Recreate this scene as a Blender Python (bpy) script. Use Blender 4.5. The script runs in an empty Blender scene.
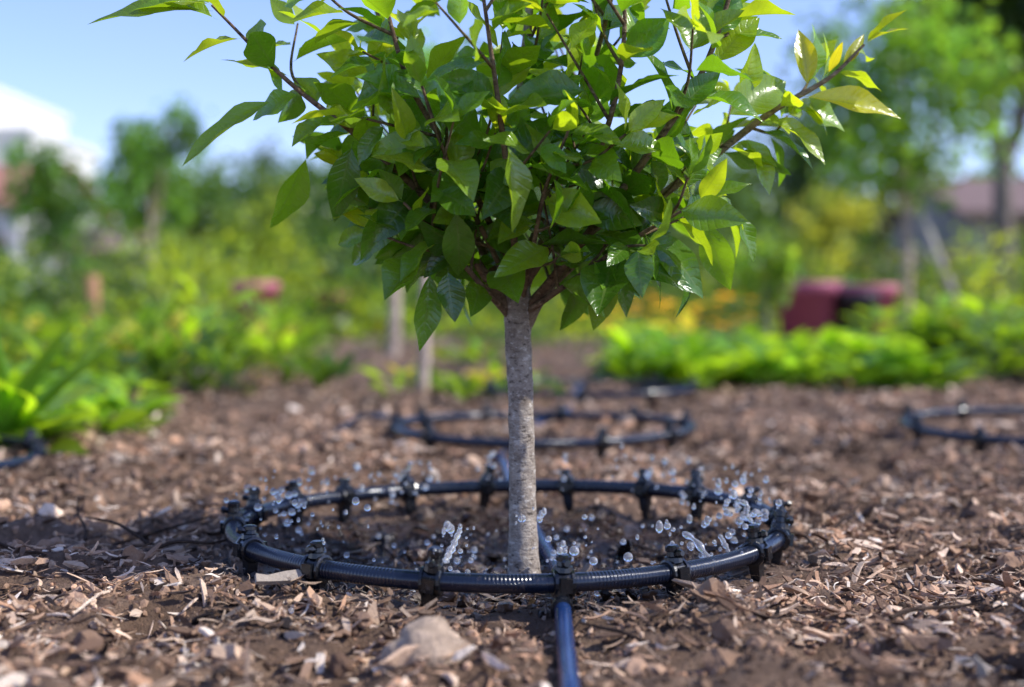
import bpy, math, numpy as np
from mathutils import Vector
rng = np.random.default_rng(11)
scene = bpy.context.scene

# ---------------------------------------------------------------- noise
def _hash(ix, iy, seed):
    n = (ix.astype(np.int64)*374761393 + iy.astype(np.int64)*668265263 + seed*974634777) & 0xffffffff
    n = ((n ^ (n >> 13))*1274126177) & 0xffffffff
    n = n ^ (n >> 16)
    return (n & 0xffff)/65535.0
def vn(x, y, s=0):
    x = np.asarray(x, float); y = np.asarray(y, float)
    ix = np.floor(x); iy = np.floor(y); fx = x-ix; fy = y-iy
    fx = fx*fx*(3-2*fx); fy = fy*fy*(3-2*fy)
    a = _hash(ix, iy, s); b = _hash(ix+1, iy, s); c = _hash(ix, iy+1, s); d = _hash(ix+1, iy+1, s)
    return (a+(b-a)*fx)*(1-fy)+(c+(d-c)*fx)*fy-0.5
RC = (-0.005, 1.39)     # irrigation ring centre
RR = 0.290
TREE = (0.010, 1.28)
def ringdist(x, y):
    return np.hypot(np.asarray(x)-RC[0], np.asarray(y)-RC[1])
def hgt(x, y):
    x = np.asarray(x, float); y = np.asarray(y, float)
    far = np.clip(1-(np.hypot(x, y)-5)/6, 0, 1)
    h = 0.034*vn(x*2.3, y*2.3, 1)+0.028*vn(x*7, y*7, 2)*far+0.028*vn(x*17, y*17, 3)*far+0.018*vn(x*41, y*41, 4)*far
    r = ringdist(x, y)
    k = np.clip((0.42-r)/0.16, 0, 1)
    h = h*(1-0.62*k) - 0.014*np.clip((0.27-r)/0.12, 0, 1) + 0.004*np.exp(-((r-0.36)/0.05)**2)
    return h

# ---------------------------------------------------------------- mesh helpers
def build(name, V, F, mat, smooth=True, attrs=None, parent=None):
    me = bpy.data.meshes.new(name)
    if isinstance(F, np.ndarray):
        V = np.asarray(V, np.float32); m, k = F.shape
        me.vertices.add(len(V)); me.vertices.foreach_set("co", V.ravel())
        me.loops.add(m*k); me.loops.foreach_set("vertex_index", F.astype(np.int32).ravel())
        me.polygons.add(m); me.polygons.foreach_set("loop_start", np.arange(0, m*k, k, dtype=np.int32))
        me.update(calc_edges=True)
    else:
        me.from_pydata([tuple(map(float, v)) for v in V], [], [tuple(map(int, f)) for f in F])
        me.update()
    me.polygons.foreach_set("use_smooth", np.full(len(me.polygons), smooth, dtype=bool))
    if attrs:
        for an, (typ, data) in attrs.items():
            a = me.attributes.new(an, typ, 'POINT')
            a.data.foreach_set("color" if typ == 'FLOAT_COLOR' else "vector", np.asarray(data, np.float32).ravel())
    me.validate()
    ob = bpy.data.objects.new(name, me); scene.collection.objects.link(ob)
    me.materials.append(mat)
    if parent: ob.parent = parent
    return ob
def empty(name, loc=(0, 0, 0)):
    e = bpy.data.objects.new(name, None); e.empty_display_size = 0.1
    scene.collection.objects.link(e)
    return e
class Acc:
    def __init__(s): s.v = []; s.f = []; s.c = []
    def add(s, V, F, c=None):
        o = len(s.v); s.v += [tuple(v) for v in V]; s.f += [tuple(i+o for i in f) for f in F]
        if c is not None: s.c += [tuple(c)]*len(V)
    def box(s, c, h, ax=None, taper=1.0, col=None):
        c = np.array(c, float); ax = np.eye(3) if ax is None else np.array(ax, float)
        V = []
        for dz in (-1, 1):
            t = taper if dz < 0 else 1.0
            for dx, dy in ((-1, -1), (1, -1), (1, 1), (-1, 1)):
                V.append(c+ax[0]*h[0]*dx*t+ax[1]*h[1]*dy*t+ax[2]*h[2]*dz)
        s.add(V, [(3, 2, 1, 0), (4, 5, 6, 7), (0, 1, 5, 4), (1, 2, 6, 5), (2, 3, 7, 6), (3, 0, 4, 7)], col)
    def lathe(s, p0, p1, prof, n=14, col=None):
        p0 = np.array(p0, float); p1 = np.array(p1, float); d = p1-p0; L = np.linalg.norm(d); d = d/L
        a = np.cross(d, [0.31, 0.2, 0.9]); a /= np.linalg.norm(a); b = np.cross(d, a)
        V = []; F = []
        for t, r in prof:
            for i in range(n):
                q = 2*math.pi*i/n
                V.append(p0+d*L*t+(a*math.cos(q)+b*math.sin(q))*r)
        for k in range(len(prof)-1):
            for i in range(n):
                j = (i+1) % n
                F.append((k*n+i, k*n+j, (k+1)*n+j, (k+1)*n+i))
        F.append(tuple(range(n-1, -1, -1))); F.append(tuple((len(prof)-1)*n+i for i in range(n)))
        s.add(V, F, col)
    def make(s, name, mat, smooth=False, parent=None):
        at = {"col": ('FLOAT_COLOR', [tuple(c)+(1,) if len(c) == 3 else c for c in s.c])} if s.c else None
        return build(name, s.v, s.f, mat, smooth, at, parent)
def catmull(P, n=8):
    P = np.array(P, float)
    Q = np.vstack([2*P[0]-P[1], P, 2*P[-1]-P[-2]])
    out = []
    for i in range(1, len(Q)-2):
        for k in range(n):
            t = k/n
            out.append(0.5*((2*Q[i])+(-Q[i-1]+Q[i+1])*t+(2*Q[i-1]-5*Q[i]+4*Q[i+1]-Q[i+2])*t*t+(-Q[i-1]+3*Q[i]-3*Q[i+1]+Q[i+2])*t**3))
    out.append(P[-1])
    return np.array(out)
def tube(C, R, n=12, closed=False, bump=0.0, seed=0):
    C = np.array(C, float); R = np.broadcast_to(np.array(R, float), (len(C),))
    T = np.gradient(C, axis=0)
    if closed:
        T = np.roll(C, -1, 0)-np.roll(C, 1, 0)
    T /= np.linalg.norm(T, axis=1)[:, None]+1e-12
    ref = np.array([0, 0, 1.0]) if abs(T[0][2]) < 0.8 else np.array([0, 1.0, 0])
    A = []; a = ref
    for t in T:
        a = a-t*np.dot(a, t); a /= np.linalg.norm(a); A.append(a)
    A = np.array(A); B = np.cross(T, A)
    q = np.linspace(0, 2*math.pi, n, endpoint=False)
    rad = R[:, None]*np.ones((1, n))
    s = np.concatenate([[0], np.cumsum(np.linalg.norm(np.diff(C, axis=0), axis=1))])
    if bump > 0:
        qq = np.broadcast_to(np.cos(q)[None], rad.shape); q2 = np.broadcast_to(np.sin(q)[None], rad.shape)
        rad = rad*(1+bump*2*vn(qq*1.5+s[:, None]*60, q2*1.5+s[:, None]*25+7, seed)+bump*1.2*vn(qq*3+s[:, None]*160, q2*3+3, seed+5))
    V = C[:, None, :]+(A[:, None, :]*np.cos(q)[None, :, None]+B[:, None, :]*np.sin(q)[None, :, None])*rad[:, :, None]
    m = len(C)
    rows = m if closed else m-1
    i0 = np.arange(rows)[:, None]; j = np.arange(n)[None]; i1 = (i0+1) % m; j1 = (j+1) % n
    F = np.stack([i0*n+j+0*j, i0*n+j1, i1*n+j1, i1*n+j], -1).reshape(-1, 4)
    luv = np.stack([np.repeat(s, n), np.tile(q/(2*math.pi), m), np.zeros(m*n)], 1)
    return V.reshape(-1, 3), F, luv
class NAcc:
    def __init__(s): s.V = []; s.F = []; s.U = []; s.C = []; s.o = 0
    def add(s, V, F, U=None, C=None):
        s.V.append(V); s.F.append(F+s.o); s.o += len(V)
        s.U.append(U if U is not None else np.zeros((len(V), 3)))
        if C is None: C = (1, 1, 1, 1)
        s.C.append(np.broadcast_to(np.array(C, float), (len(V), 4)))
    def make(s, name, mat, smooth=True, parent=None):
        return build(name, np.vstack(s.V), np.vstack(s.F), mat, smooth,
                     {"luv": ('FLOAT_VECTOR', np.vstack(s.U)), "col": ('FLOAT_COLOR', np.vstack(s.C))}, parent)
def nrm(a): return a/(np.linalg.norm(a, axis=-1, keepdims=True)+1e-9)
def leaves(B, D, Nn, L, W, bend, fold, nu=9, nv=5, wave=0.0, pet=0.12, sharp=0.85):
    N = len(B); L = np.broadcast_to(L, (N,)); W = np.broadcast_to(W, (N,)); bend = np.broadcast_to(bend, (N,)); fold = np.broadcast_to(fold, (N,))
    D = nrm(D); Nn = nrm(Nn-D*np.sum(D*Nn, 1)[:, None]); S = np.cross(D, Nn)
    u = np.linspace(0, 1, nu); v = np.linspace(-1, 1, nv)
    up = np.clip((u-pet)/(1-pet), 0, 1)
    w = np.sin(math.pi*up**sharp)**0.85
    w = np.where(up > 0.6, w*(1-0.28*(up-0.6)/0.4), w)
    w = np.maximum(w, 0.0)+0.015
    w[-1] = 0.003
    U, Vv = np.meshgrid(u, v, indexing='ij'); Wm = w[:, None]*np.abs(Vv)
    ph = rng.uniform(0, 6.28, N)
    n_off = -bend[:, None, None]*L[:, None, None]*(U**2)[None] + fold[:, None, None]*W[:, None, None]*Wm[None] \
        + wave*W[:, None, None]*np.sin(U[None]*11+ph[:, None, None]+Vv[None]*1.6)*np.abs(Vv)[None]*w[None, :, None]
    shrink = np.sqrt(np.maximum(1-(bend[:, None, None]*U[None]*1.0)**2*0.6, 0.3))
    side = (0.10*wave/0.18)*L[:, None, None]*np.sin(ph)[:, None, None]*(U**2)[None]
    P = B[:, None, None, :]+D[:, None, None, :]*(L[:, None, None]*U[None]*shrink)[..., None] \
        + S[:, None, None, :]*(W[:, None, None]*(w[:, None]*Vv)[None]+side)[..., None] + Nn[:, None, None, :]*n_off[..., None]
    i, j = np.meshgrid(np.arange(nu-1), np.arange(nv-1), indexing='ij')
    f = np.stack([i*nv+j, i*nv+j+1, (i+1)*nv+j+1, (i+1)*nv+j], -1).reshape(-1, 4)
    F = (f[None]+(np.arange(N)*nu*nv)[:, None, None]).reshape(-1, 4)
    UV = np.tile(np.stack([U, Vv, np.zeros_like(U)], -1).reshape(-1, 3), (N, 1))
    UV[:, 2] = np.repeat(rng.random(N), nu*nv)
    return P.reshape(-1, 3), F, UV
def quadleaves(B, D, Nn, L, W):
    N = len(B); D = nrm(D); Nn = nrm(Nn-D*np.sum(D*Nn, 1)[:, None]); S = np.cross(D, Nn)
    L = np.broadcast_to(L, (N,))[:, None]; W = np.broadcast_to(W, (N,))[:, None]
    P = np.stack([B, B+D*L*0.5+S*W+Nn*W*0.25, B+D*L, B+D*L*0.5-S*W+Nn*W*0.25], 1).reshape(-1, 3)
    F = np.arange(N*4).reshape(N, 4)
    return P, F
def rdir(n):
    return nrm(rng.normal(size=(n, 3)))

# ---------------------------------------------------------------- materials
def newmat(name):
    m = bpy.data.materials.new(name); m.use_nodes = True
    nt = m.node_tree; nt.nodes.clear()
    out = nt.nodes.new("ShaderNodeOutputMaterial")
    return m, nt, out
def nd(nt, t, **kw):
    n = nt.nodes.new(t)
    for k, v in kw.items(): setattr(n, k, v)
    return n
def mixc(nt, f, a, b, mode='MIX'):
    m = nt.nodes.new("ShaderNodeMix"); m.data_type = 'RGBA'; m.blend_type = mode
    for idx, x in ((0, f), (6, a), (7, b)):
        if isinstance(x, (int, float)): m.inputs[idx].default_value = x
        elif isinstance(x, tuple): m.inputs[idx].default_value = x if len(x) == 4 else x+(1,)
        else: nt.links.new(x, m.inputs[idx])
    return m.outputs[2]
def ramp(nt, fac, stops):
    r = nt.nodes.new("ShaderNodeValToRGB"); e = r.color_ramp.elements
    while len(e) < len(stops): e.new(0.5)
    for i, (p, c) in enumerate(stops):
        e[i].position = p; e[i].color = tuple(c)+(1,) if len(c) == 3 else c
    nt.links.new(fac, r.inputs[0]); return r.outputs[0]
def noise(nt, scale, detail=4, rough=0.6, vec=None):
    n = nd(nt, "ShaderNodeTexNoise"); n.inputs["Scale"].default_value = scale
    n.inputs["Detail"].default_value = detail; n.inputs["Roughness"].default_value = rough
    if vec is not None: nt.links.new(vec, n.inputs["Vector"])
    return n.outputs[0]
def mth(nt, op, a, b=None, c=None):
    m = nt.nodes.new("ShaderNodeMath"); m.operation = op
    for i, x in enumerate((a, b, c)):
        if x is None: continue
        if isinstance(x, (int, float)): m.inputs[i].default_value = x
        else: nt.links.new(x, m.inputs[i])
    return m.outputs[0]
def bump(nt, h, strength, dist, bsdf):
    b = nt.nodes.new("ShaderNodeBump"); b.inputs["Strength"].default_value = strength; b.inputs["Distance"].default_value = dist
    nt.links.new(h, b.inputs["Height"]); nt.links.new(b.outputs[0], bsdf.inputs["Normal"])
def pos(nt): return nt.nodes.new("ShaderNodeNewGeometry").outputs["Position"]

def foliage_mat(name, trans=0.4, rough=0.38, veins=True, spec=0.5):
    m, nt, out = newmat(name)
    at = nd(nt, "ShaderNodeAttribute", attribute_name="col")
    c = at.outputs["Color"]
    p = nd(nt, "ShaderNodeBsdfPrincipled"); p.inputs["Roughness"].default_value = rough
    p.inputs["Specular IOR Level"].default_value = spec
    tr = nd(nt, "ShaderNodeBsdfTranslucent")
    tin = c
    if veins:
        uv = nd(nt, "ShaderNodeAttribute", attribute_name="luv").outputs["Vector"]
        sp = nd(nt, "ShaderNodeSeparateXYZ"); nt.links.new(uv, sp.inputs[0])
        av = mth(nt, 'ABSOLUTE', sp.outputs[1])
        mid = mth(nt, 'LESS_THAN', av, 0.06)
        lat = mth(nt, 'SINE', mth(nt, 'ADD', mth(nt, 'MULTIPLY', sp.outputs[0], 62.0), mth(nt, 'MULTIPLY', av, -9.0)))
        lat = mth(nt, 'POWER', mth(nt, 'MULTIPLY_ADD', lat, 0.5, 0.5), 7.0)
        vein = mth(nt, 'MAXIMUM', mid, mth(nt, 'MULTIPLY', lat, 0.35))
        nz = noise(nt, 90, 3, 0.6, pos(nt))
        c = mixc(nt, mth(nt, 'MULTIPLY', nz, 0.45), c, mixc(nt, 1.0, c, (0.45, 0.5, 0.4), 'MULTIPLY'))
        tin = mixc(nt, mth(nt, 'MULTIPLY', vein, 0.4), c, mixc(nt, 1.0, c, (0.5, 0.55, 0.5), 'MULTIPLY'))
        c2 = mixc(nt, mth(nt, 'MULTIPLY', vein, 0.5), c, mixc(nt, 0.5, c, (0.40, 0.48, 0.14)))
        nt.links.new(c2, p.inputs["Base Color"])
        hh = mth(nt, 'ADD', mth(nt, 'MULTIPLY', vein, -1.0), mth(nt, 'MULTIPLY', nz, 1.4))
        bump(nt, hh, 0.5, 0.0011, p)
        nt.links.new(mth(nt, 'MULTIPLY_ADD', nz, 0.2, rough-0.1), p.inputs["Roughness"])
    else:
        nt.links.new(c, p.inputs["Base Color"])
    tc = mixc(nt, 1.0, tin, (3.2, 2.6, 0.9), 'MULTIPLY')
    nt.links.new(tc, tr.inputs["Color"])
    mx = nd(nt, "ShaderNodeMixShader"); mx.inputs[0].default_value = trans
    nt.links.new(p.outputs[0], mx.inputs[1]); nt.links.new(tr.outputs[0], mx.inputs[2]); nt.links.new(mx.outputs[0], out.inputs[0])
    return m
M_leaf = foliage_mat("tree_leaf", 0.42, 0.27, True, 1.0)
M_plant = foliage_mat("plant_leaf", 0.48, 0.38, True, 0.5)
M_far = foliage_mat("distant_foliage", 0.42, 0.42, False, 0.5)

def simple(name, col, rough=0.6, nscale=None, var=0.25, bmp=0.0, bdist=0.01, spec=0.5):
    m, nt, out = newmat(name)
    p = nd(nt, "ShaderNodeBsdfPrincipled"); p.inputs["Roughness"].default_value = rough
    p.inputs["Specular IOR Level"].default_value = spec
    if nscale:
        n = noise(nt, nscale, 6, 0.7, pos(nt))
        d = tuple(x*(1-var) for x in col); l = tuple(min(1, x*(1+var)) for x in col)
        nt.links.new(ramp(nt, n, [(0.3, d), (0.7, l)]), p.inputs["Base Color"])
        if bmp: bump(nt, n, bmp, bdist, p)
    else: p.inputs["Base Color"].default_value = tuple(col)+(1,)
    nt.links.new(p.outputs[0], out.inputs[0])
    return m

def soil_mat():
    m, nt, out = newmat("garden_soil")
    ps = pos(nt); p = nd(nt, "ShaderNodeBsdfPrincipled")
    n1 = noise(nt, 28, 8, 0.72, ps); n2 = noise(nt, 260, 4, 0.7, ps); n3 = noise(nt, 4, 3, 0.5, ps)
    c = ramp(nt, n1, [(0.3, (0.070, 0.041, 0.025)), (0.5, (0.23, 0.142, 0.089)), (0.7, (0.48, 0.325, 0.215))])
    c = mixc(nt, mth(nt, 'MULTIPLY', n2, 0.7), c, (0.13, 0.08, 0.051))
    sp = nd(nt, "ShaderNodeSeparateXYZ"); nt.links.new(ps, sp.inputs[0])
    dx = mth(nt, 'ADD', sp.outputs[0], -RC[0]); dy = mth(nt, 'ADD', sp.outputs[1], -RC[1])
    r = mth(nt, 'SQRT', mth(nt, 'ADD', mth(nt, 'MULTIPLY', dx, dx), mth(nt, 'MULTIPLY', dy, dy)))
    r = mth(nt, 'ADD', r, mth(nt, 'MULTIPLY', mth(nt, 'ADD', noise(nt, 14, 4, 0.6, ps), -0.5), 0.16))
    mr = nd(nt, "ShaderNodeMapRange"); nt.links.new(r, mr.inputs[0])
    mr.inputs[1].default_value = 0.32; mr.inputs[2].default_value = 0.23; mr.inputs[3].default_value = 0; mr.inputs[4].default_value = 1
    wet = mr.outputs[0]
    c = mixc(nt, wet, c, mixc(nt, 1.0, c, (0.24, 0.18, 0.145), 'MULTIPLY'))
    mr2 = nd(nt, "ShaderNodeMapRange"); nt.links.new(mth(nt, 'ADD', sp.outputs[1], mth(nt, 'MULTIPLY', n3, 5.0)), mr2.inputs[0])
    mr2.inputs[1].default_value = 10; mr2.inputs[2].default_value = 16
    g = ramp(nt, noise(nt, 1.6, 6, 0.7, ps), [(0.35, (0.30, 0.23, 0.15)), (0.5, (0.15, 0.19, 0.05)), (0.7, (0.20, 0.27, 0.05))])
    c = mixc(nt, mr2.outputs[0], c, g)
    nt.links.new(c, p.inputs["Base Color"])
    nt.links.new(mth(nt, 'MULTIPLY_ADD', wet, -0.74, 0.95), p.inputs["Roughness"])
    p.inputs["Specular IOR Level"].default_value = 0.35
    bump(nt, mth(nt, 'ADD', n1, mth(nt, 'MULTIPLY', n2, 0.5)), 1.0, 0.014, p)
    nt.links.new(p.outputs[0], out.inputs[0]); return m
M_soil = soil_mat()
def chip_mat(name, fibre):
    m, nt, out = newmat(name)
    at = nd(nt, "ShaderNodeAttribute", attribute_name="col")
    p = nd(nt, "ShaderNodeBsdfPrincipled")
    ps = pos(nt); n = noise(nt, 350 if fibre else 200, 4, 0.7, ps)
    c = mixc(nt, mth(nt, 'MULTIPLY', n, 0.9), mixc(nt, 1.0, at.outputs["Color"], (1.4, 1.36, 1.32), 'MULTIPLY'), mixc(nt, 1.0, at.outputs["Color"], (0.42, 0.39, 0.37), 'MULTIPLY'))
    nt.links.new(c, p.inputs["Base Color"])
    nt.links.new(mth(nt, 'MULTIPLY_ADD', at.outputs["Alpha"], -0.70, 0.9), p.inputs["Roughness"])
    p.inputs["Specular IOR Level"].default_value = 0.4
    bump(nt, n, 0.8, 0.002, p)
    nt.links.new(p.outputs[0], out.inputs[0]); return m
M_chip = chip_mat("wood_mulch", True); M_crumb = chip_mat("soil_crumb", False)
def bark_mat(name, a, b, pale, sc=1.0):
    m, nt, out = newmat(name); ps = pos(nt)
    p = nd(nt, "ShaderNodeBsdfPrincipled"); p.inputs["Roughness"].default_value = 0.8; p.inputs["Specular IOR Level"].default_value = 0.25
    n = noise(nt, 55*sc, 7, 0.75, ps)
    mp = nd(nt, "ShaderNodeMapping"); mp.inputs["Scale"].default_value = (120*sc, 120*sc, 240*sc); nt.links.new(ps, mp.inputs[0])
    l = noise(nt, 1.0, 4, 0.65, mp.outputs[0])
    c = ramp(nt, n, [(0.36, a), (0.60, b)])
    c = mixc(nt, ramp(nt, l, [(0.56, (0, 0, 0)), (0.66, (0.85, 0.85, 0.85))]), c, pale)
    c = mixc(nt, ramp(nt, l, [(0.34, (0.95, 0.95, 0.95)), (0.44, (0, 0, 0))]), c, tuple(x*0.4 for x in a))
    at = nd(nt, "ShaderNodeAttribute", attribute_name="col")
    c = mixc(nt, 1.0, c, at.outputs["Color"], 'MULTIPLY')
    nt.links.new(c, p.inputs["Base Color"]); bump(nt, mth(nt, 'ADD', n, mth(nt, 'MULTIPLY', l, 0.9)), 0.9, 0.0034/sc, p)
    nt.links.new(p.outputs[0], out.inputs[0]); return m
M_bark = bark_mat("young_bark", (0.21, 0.162, 0.12), (0.44, 0.37, 0.295), (0.66, 0.59, 0.50))
M_bark2 = bark_mat("old_bark", (0.12, 0.095, 0.075), (0.26, 0.21, 0.17), (0.36, 0.32, 0.28), 0.15)
def hose_mat(name, base, ribs):
    m, nt, out = newmat(name); ps = pos(nt)
    p = nd(nt, "ShaderNodeBsdfPrincipled"); 
    n = noise(nt, 130, 5, 0.7, ps)
    dust = ramp(nt, n, [(0.58, (0, 0, 0)), (0.80, (0.5, 0.5, 0.5))])
    nt.links.new(mixc(nt, dust, base, (0.12, 0.09, 0.07)), p.inputs["Base Color"])
    nt.links.new(mth(nt, 'MULTIPLY_ADD', dust, 0.5, 0.22), p.inputs["Roughness"])
    p.inputs["Specular IOR Level"].default_value = 0.6
    if ribs:
        uv = nd(nt, "ShaderNodeAttribute", attribute_name="luv").outputs["Vector"]
        sp = nd(nt, "ShaderNodeSeparateXYZ"); nt.links.new(uv, sp.inputs[0])
        s = mth(nt, 'SINE', mth(nt, 'MULTIPLY', sp.outputs[0], 2*math.pi/0.0034))
        k = mth(nt, 'GREATER_THAN', noise(nt, 5.0, 1, 0.5, ps), 0.46)
        bump(nt, mth(nt, 'ADD', mth(nt, 'MULTIPLY', s, mth(nt, 'MULTIPLY_ADD', k, 0.7, 0.10)), mth(nt, 'MULTIPLY', n, 0.5)), 0.42, 0.0009, p)
    else: bump(nt, n, 0.25, 0.0008, p)
    nt.links.new(p.outputs[0], out.inputs[0]); return m
M_hose = hose_mat("black_poly_hose", (0.006, 0.010, 0.022), True)
M_supply = hose_mat("blue_poly_hose", (0.008, 0.030, 0.11), False)
M_clip = hose_mat("black_plastic", (0.007, 0.008, 0.010), False)
def water_mat(name, sheet):
    m, nt, out = newmat(name)
    if sheet:
        g = nd(nt, "ShaderNodeBsdfGlossy"); g.inputs["Roughness"].default_value = 0.06
        t = nd(nt, "ShaderNodeBsdfTransparent"); t.inputs[0].default_value = (0.66, 0.60, 0.52, 1)
        f = nd(nt, "ShaderNodeFresnel"); f.inputs[0].default_value = 1.36
        b = nd(nt, "ShaderNodeBump"); b.inputs["Strength"].default_value = 1.0; b.inputs["Distance"].default_value = 0.014
        nt.links.new(noise(nt, 60, 3, 0.6, pos(nt)), b.inputs["Height"])
        nt.links.new(b.outputs[0], g.inputs["Normal"]); nt.links.new(b.outputs[0], f.inputs["Normal"])
        mx = nd(nt, "ShaderNodeMixShader"); nt.links.new(f.outputs[0], mx.inputs[0])
        nt.links.new(t.outputs[0], mx.inputs[1]); nt.links.new(g.outputs[0], mx.inputs[2]); nt.links.new(mx.outputs[0], out.inputs[0])
    else:
        p = nd(nt, "ShaderNodeBsdfPrincipled"); p.inputs["Base Color"].default_value = (1, 1, 1, 1)
        p.inputs["Transmission Weight"].default_value = 0.86; p.inputs["Roughness"].default_value = 0.12; p.inputs["IOR"].default_value = 1.36
        p.inputs["Specular IOR Level"].default_value = 1.0
        nt.links.new(p.outputs[0], out.inputs[0])
    return m
M_puddle = water_mat("shallow_water", True); M_drop = water_mat("water_drop", False)

# ---------------------------------------------------------------- ground
def axis(lo, hi, step, lim0, lim1, g):
    a = list(np.arange(lo, hi, step)); s = step; x = a[-1]
    while x < lim1: s *= g; x += s; a.append(x)
    s = step; x = a[0]; b = []
    while x > lim0: s *= g; x -= s; b.append(x)
    return np.array(b[::-1]+a)
gx = axis(-1.1, 1.1, 0.010, -600, 600, 1.085); gy = axis(0.78, 2.4, 0.010, -60, 1200, 1.085)
X, Y = np.meshgrid(gx, gy); Z = hgt(X, Y)
nx, ny = len(gx), len(gy)
i, j = np.meshgrid(np.arange(ny-1), np.arange(nx-1), indexing='ij')
GF = np.stack([i*nx+j, i*nx+j+1, (i+1)*nx+j+1, (i+1)*nx+j], -1).reshape(-1, 4)
build("ground", np.stack([X, Y, Z], -1).reshape(-1, 3), GF, M_soil)

# ---------------------------------------------------------------- mulch
PAL = np.array([(0.74, 0.56, 0.41), (0.60, 0.42, 0.285), (0.44, 0.28, 0.18), (0.27, 0.167, 0.105), (0.13, 0.077, 0.049), (0.05, 0.030, 0.020), (0.86, 0.73, 0.59), (0.49, 0.285, 0.17)])
def scatter(n, y0, y1, pw=1.0, side=0.52):
    y = y0+(y1-y0)*rng.random(n)**pw
    x = rng.uniform(-1, 1, n)*(side*y+0.15)
    return x, y
def wetness(x, y):
    r = ringdist(x, y)+0.09*vn(x*14, y*14, 9)
    return np.clip((0.34-r)/0.07, 0, 1)
def rotm(yaw, pitch, roll):
    cy, sy, cp, sp, cr, sr = np.cos(yaw), np.sin(yaw), np.cos(pitch), np.sin(pitch), np.cos(roll), np.sin(roll)
    R = np.empty((len(yaw), 3, 3))
    R[:, 0, 0] = cy*cp; R[:, 0, 1] = cy*sp*sr-sy*cr; R[:, 0, 2] = cy*sp*cr+sy*sr
    R[:, 1, 0] = sy*cp; R[:, 1, 1] = sy*sp*sr+cy*cr; R[:, 1, 2] = sy*sp*cr-cy*sr
    R[:, 2, 0] = -sp; R[:, 2, 1] = cp*sr; R[:, 2, 2] = cp*cr
    return R
def keep_out(x, y, size):
    d = np.hypot(x-TREE[0], y-TREE[1])
    return (d > 0.022+size*0.3)
def tonemap(x, y): return np.clip(1+1.1*vn(x*5, y*5, 41)+0.9*vn(x*16, y*16, 42), 0.40, 1.5)
def chips(n, y0, y1, lmin, lmax, pw, wr=(0.12, 0.4), pal_p=None, pitch=0.28, lp=2.5, patchy=True):
    x, y = scatter(n, y0, y1, pw)
    cl = vn(x*9, y*9, 21)+0.6*vn(x*25, y*25, 22)
    L = lmin+(lmax-lmin)*rng.random(n)**lp
    k = keep_out(x, y, L)
    if patchy: k &= (cl > rng.uniform(-0.45, 0.15, n))
    inr = ringdist(x, y) < 0.27
    k &= ~(inr & (rng.random(n) < 0.6)); k &= ~((np.abs(ringdist(x, y)-RR) < 0.012+L*0.3) & (L > 0.016))
    x, y, L = x[k], y[k], L[k]; n = len(x)
    w = L*rng.uniform(wr[0], wr[1], n); t = w*rng.uniform(0.12, 0.5, n)
    xs = np.array([-0.5, -0.18, 0.2, 0.5]); sec = np.array([(-1, -1), (1, -1), (1, 1), (-1, 1)])*0.5
    e0 = rng.uniform(0.08, 0.8, n); e1 = rng.uniform(0.08, 0.8, n)
    ws = np.stack([e0, rng.uniform(0.75, 1.1, n), rng.uniform(0.75, 1.1, n), e1], 1)
    bz = rng.normal(0, 0.3, n); by = rng.normal(0, 0.3, n)
    V = np.zeros((n, 4, 4, 3))
    V[..., 0] = (xs[None, :, None]+rng.uniform(-0.09, 0.09, (n, 4, 4)))*L[:, None, None]
    V[..., 1] = sec[None, None, :, 0]*(ws*w[:, None])[:, :, None]*(1+rng.uniform(-0.3, 0.3, (n, 4, 4)))+(by[:, None]*L[:, None]*xs[None]**2)[:, :, None]
    V[..., 2] = sec[None, None, :, 1]*(ws**0.5*t[:, None])[:, :, None]*(1+rng.uniform(-0.3, 0.3, (n, 4, 4)))+(bz[:, None]*L[:, None]*xs[None]**2)[:, :, None]
    V = V.reshape(n, 16, 3)
    R = rotm(rng.uniform(0, 6.28, n), rng.normal(0, pitch, n), rng.normal(0, 0.6, n))
    V = np.einsum('nij,nkj->nki', R, V)
    V[:, :, 0] += x[:, None]; V[:, :, 1] += y[:, None]
    V[:, :, 2] += (hgt(x, y)+0.001+rng.random(n)*0.008+t*0.4)[:, None]
    f = [(3, 2, 1, 0), (12, 13, 14, 15)]
    for a in range(3):
        for b in range(4): f.append((a*4+b, a*4+(b+1) % 4, a*4+4+(b+1) % 4, a*4+4+b))
    f = np.array(f)
    F = (f[None]+(np.arange(n)*16)[:, None, None]).reshape(-1, 4)
    c = PAL[rng.choice(len(PAL), n, p=pal_p)]*rng.uniform(0.7, 1.2, (n, 1))*np.minimum(tonemap(x, y), 1.15)[:, None]
    wt = wetness(x, y); c = c*(1-0.80*wt)[:, None]
    C = np.repeat(np.hstack([c, wt[:, None]]), 16, 0)
    return V.reshape(-1, 3), F, C
A = NAcc()
pp = [0.14, 0.16, 0.17, 0.17, 0.13, 0.10, 0.05, 0.08]; pl = [0.3, 0.22, 0.14, 0.1, 0.05, 0.02, 0.12, 0.05]
for a, wr, p_, pi_, lp in (((16000, 0.75, 2.3, 0.006, 0.027, 0.9), (0.12, 0.38), pp, 0.38, 2.1), ((10000, 2.0, 4.2, 0.010, 0.042, 0.9), (0.14, 0.45), pp, 0.4, 2.0),
              ((13000, 0.75, 2.3, 0.007, 0.030, 0.9), (0.05, 0.13), pl, 0.3, 2.2), ((2200, 0.78, 2.6, 0.018, 0.048, 0.8), (0.08, 0.28), pp, 0.32, 1.8), ((5000, 4.0, 8.0, 0.015, 0.06, 1.0), (0.12, 0.4), pp, 0.3, 2.5)):
    V, F, C = chips(*a, wr=wr, pal_p=p_, pitch=pi_, lp=lp)
    A.add(V, F, None, C)
A.make("wood_mulch", M_chip, smooth=False)
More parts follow.
